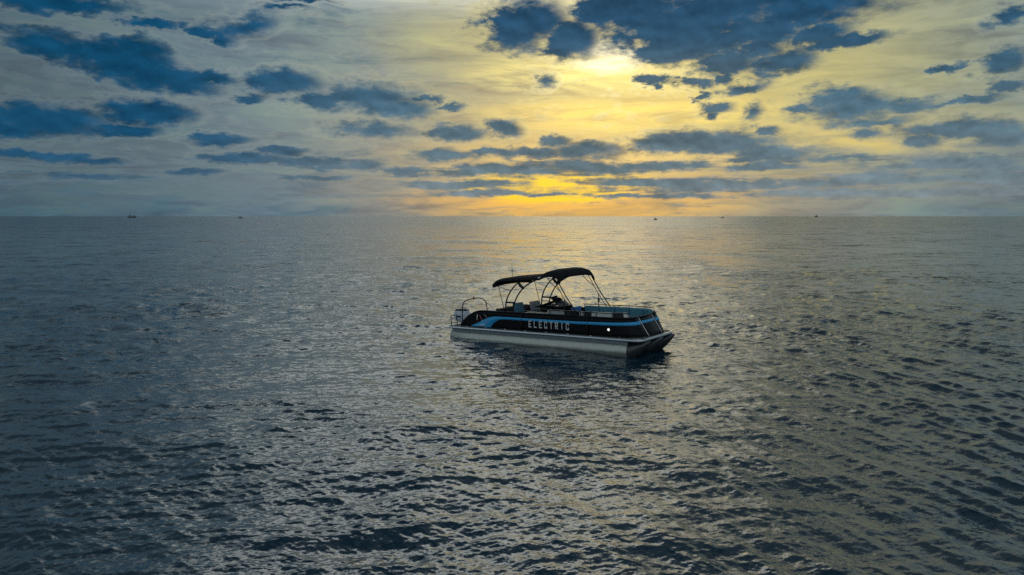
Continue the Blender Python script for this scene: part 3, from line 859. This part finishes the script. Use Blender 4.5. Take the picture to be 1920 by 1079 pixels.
    tube('steering_wheel', [B(3.30 + 0.05 * math.sin(a), 1.85 + 0.18 * math.cos(a), 1.17 + 0.17 * math.sin(a)) for a in np.linspace(0, 2 * math.pi, 21)], 0.015, M['black_tube'], con, 6)
    # port console / galley block facing the near side
    gal = box('galley_cabinet', (3.20, 0.28, 0.50), (4.15, 0.72, 1.10), M['black_panel'], root, 0.02)
    box('cabinet_top', (3.17, 0.26, 1.103), (4.18, 0.74, 1.14), M['vinyl_grey'], gal, 0.01)
    # folded dark cover lying over the dash
    loft('dash_cover', [[B(3.05 + 0.9 * s_, 1.2 + 0.5 * t, 1.25 + 0.33 * s_ ** 1.5 + 0.03 * math.sin(7 * t + 4 * s_)) for t in np.linspace(0, 1, 7)] for s_ in np.linspace(0, 1, 9)], M['canvas'], con, thick=0.03)
    return root


build_boat()


# ------------------------------------------------------------------ boats near the horizon
def far_boat(name, px, dist, length, height, label, kind):
    a = (px - 960) / FPX
    y = dist / math.sqrt(1 + a * a); x = a * y
    o = empty(name, (x, y, 0), (0, 0, random.uniform(-0.2, 0.2)))
    o['label'] = label; o['category'] = 'boat'; o['group'] = 'boats near the horizon'
    bm = bmesh.new()
    L2 = length / 2; b2 = length * 0.13; fb = height * (0.42 if kind == 'ship' else 0.35)
    secs = []
    for t in np.linspace(-1, 1, 9):
        w = b2 * (1 - max(0, t) ** 2.2 * 0.96); sh = fb * (1 + 0.25 * max(0, t) ** 2)
        secs.append([Vector((t * L2, -w, sh)), Vector((t * L2 * 0.94, -w * 0.75, -0.4)), Vector((t * L2 * 0.94, w * 0.75, -0.4)), Vector((t * L2, w, sh))])
    V = [[bm.verts.new(p) for p in s_] for s_ in secs]
    for i in range(8):
        for k in range(4):
            bm.faces.new((V[i][k], V[i][(k + 1) % 4], V[i + 1][(k + 1) % 4], V[i + 1][k]))
    bm.faces.new(V[0]); bm.faces.new(V[-1][::-1])
    from_bm('hull', bm, M['far_hull'], o)

    def hb(nm, x0, x1, w, z0, z1, mat):
        bm = bmesh.new()
        bmesh.ops.create_cube(bm, size=1.0)
        for v_ in bm.verts:
            k = 0.86 if v_.co.z > 0 else 1.0
            v_.co = Vector(((x0 + x1) / 2 + v_.co.x * (x1 - x0) * k, v_.co.y * 2 * w * k, z0 if v_.co.z < 0 else z1))
        return from_bm(nm, bm, mat, o)
    if kind == 'ship':
        hb('wheelhouse', -L2 * 0.75, -L2 * 0.30, b2 * 0.8, fb * 0.95, height * 0.95, M['far_cabin'])
        hb('deckhouse', L2 * 0.25, L2 * 0.70, b2 * 0.7, fb * 0.95, height * 0.78, M['far_cabin'])
        bm = bmesh.new(); add_tube(bm, [(-L2 * 0.5, 0, height * 0.9), (-L2 * 0.5, 0, height * 1.35)], 0.25, 6); from_bm('mast', bm, M['far_hull'], o)
    elif kind == 'sail':
        hb('cabin', -L2 * 0.3, L2 * 0.25, b2 * 0.6, fb * 0.9, fb * 1.5, M['far_cabin'])
        bm = bmesh.new(); add_tube(bm, [(L2 * 0.1, 0, 0), (L2 * 0.1, 0, height)], 0.18, 6); from_bm('mast', bm, M['far_hull'], o)
        for nm, xs in (('mainsail', [(L2 * 0.08, fb * 1.6), (-L2 * 0.85, fb * 1.7), (L2 * 0.08, height * 0.97)]), ('foresail', [(L2 * 0.14, fb * 1.8), (L2 * 0.95, fb * 1.3), (L2 * 0.14, height * 0.85)])):
            bm = bmesh.new()
            f0 = [bm.verts.new((p[0], 0.08, p[1])) for p in xs]; f1 = [bm.verts.new((p[0], -0.08, p[1])) for p in xs]
            bm.faces.new(f0); bm.faces.new(f1[::-1])
            for k in range(3):
                bm.faces.new((f0[k], f1[k], f1[(k + 1) % 3], f0[(k + 1) % 3]))
            from_bm(nm, bm, M['far_sail'], o)
    else:
        hb('cabin', -L2 * 0.35, L2 * 0.30, b2 * 0.75, fb * 0.95, height * 0.9, M['far_cabin'])
        bm = bmesh.new(); add_tube(bm, [(-L2 * 0.1, 0, height * 0.85), (-L2 * 0.1, 0, height * 1.3)], 0.12, 6); from_bm('mast', bm, M['far_hull'], o)
    return o


far_boat('distant_ship', 251, 2600, 28, 9.0, 'dark ship on the far left horizon, largest of the distant boats', 'ship')
far_boat('distant_boat', 453, 1900, 13, 4.6, 'small dark boat on the horizon right of the distant ship', 'boat')
far_boat('distant_boat', 1228, 1000, 5.0, 2.9, 'tiny dark boat on the horizon beneath the orange glow', 'boat')
far_boat('distant_boat', 1353, 2300, 11, 4.0, 'tiny low boat on the horizon just right of the orange glow', 'boat')
far_boat('distant_sailboat', 1528, 4200, 16, 15.0, 'faint pale sailing boat on the horizon, farthest to the right', 'sail')
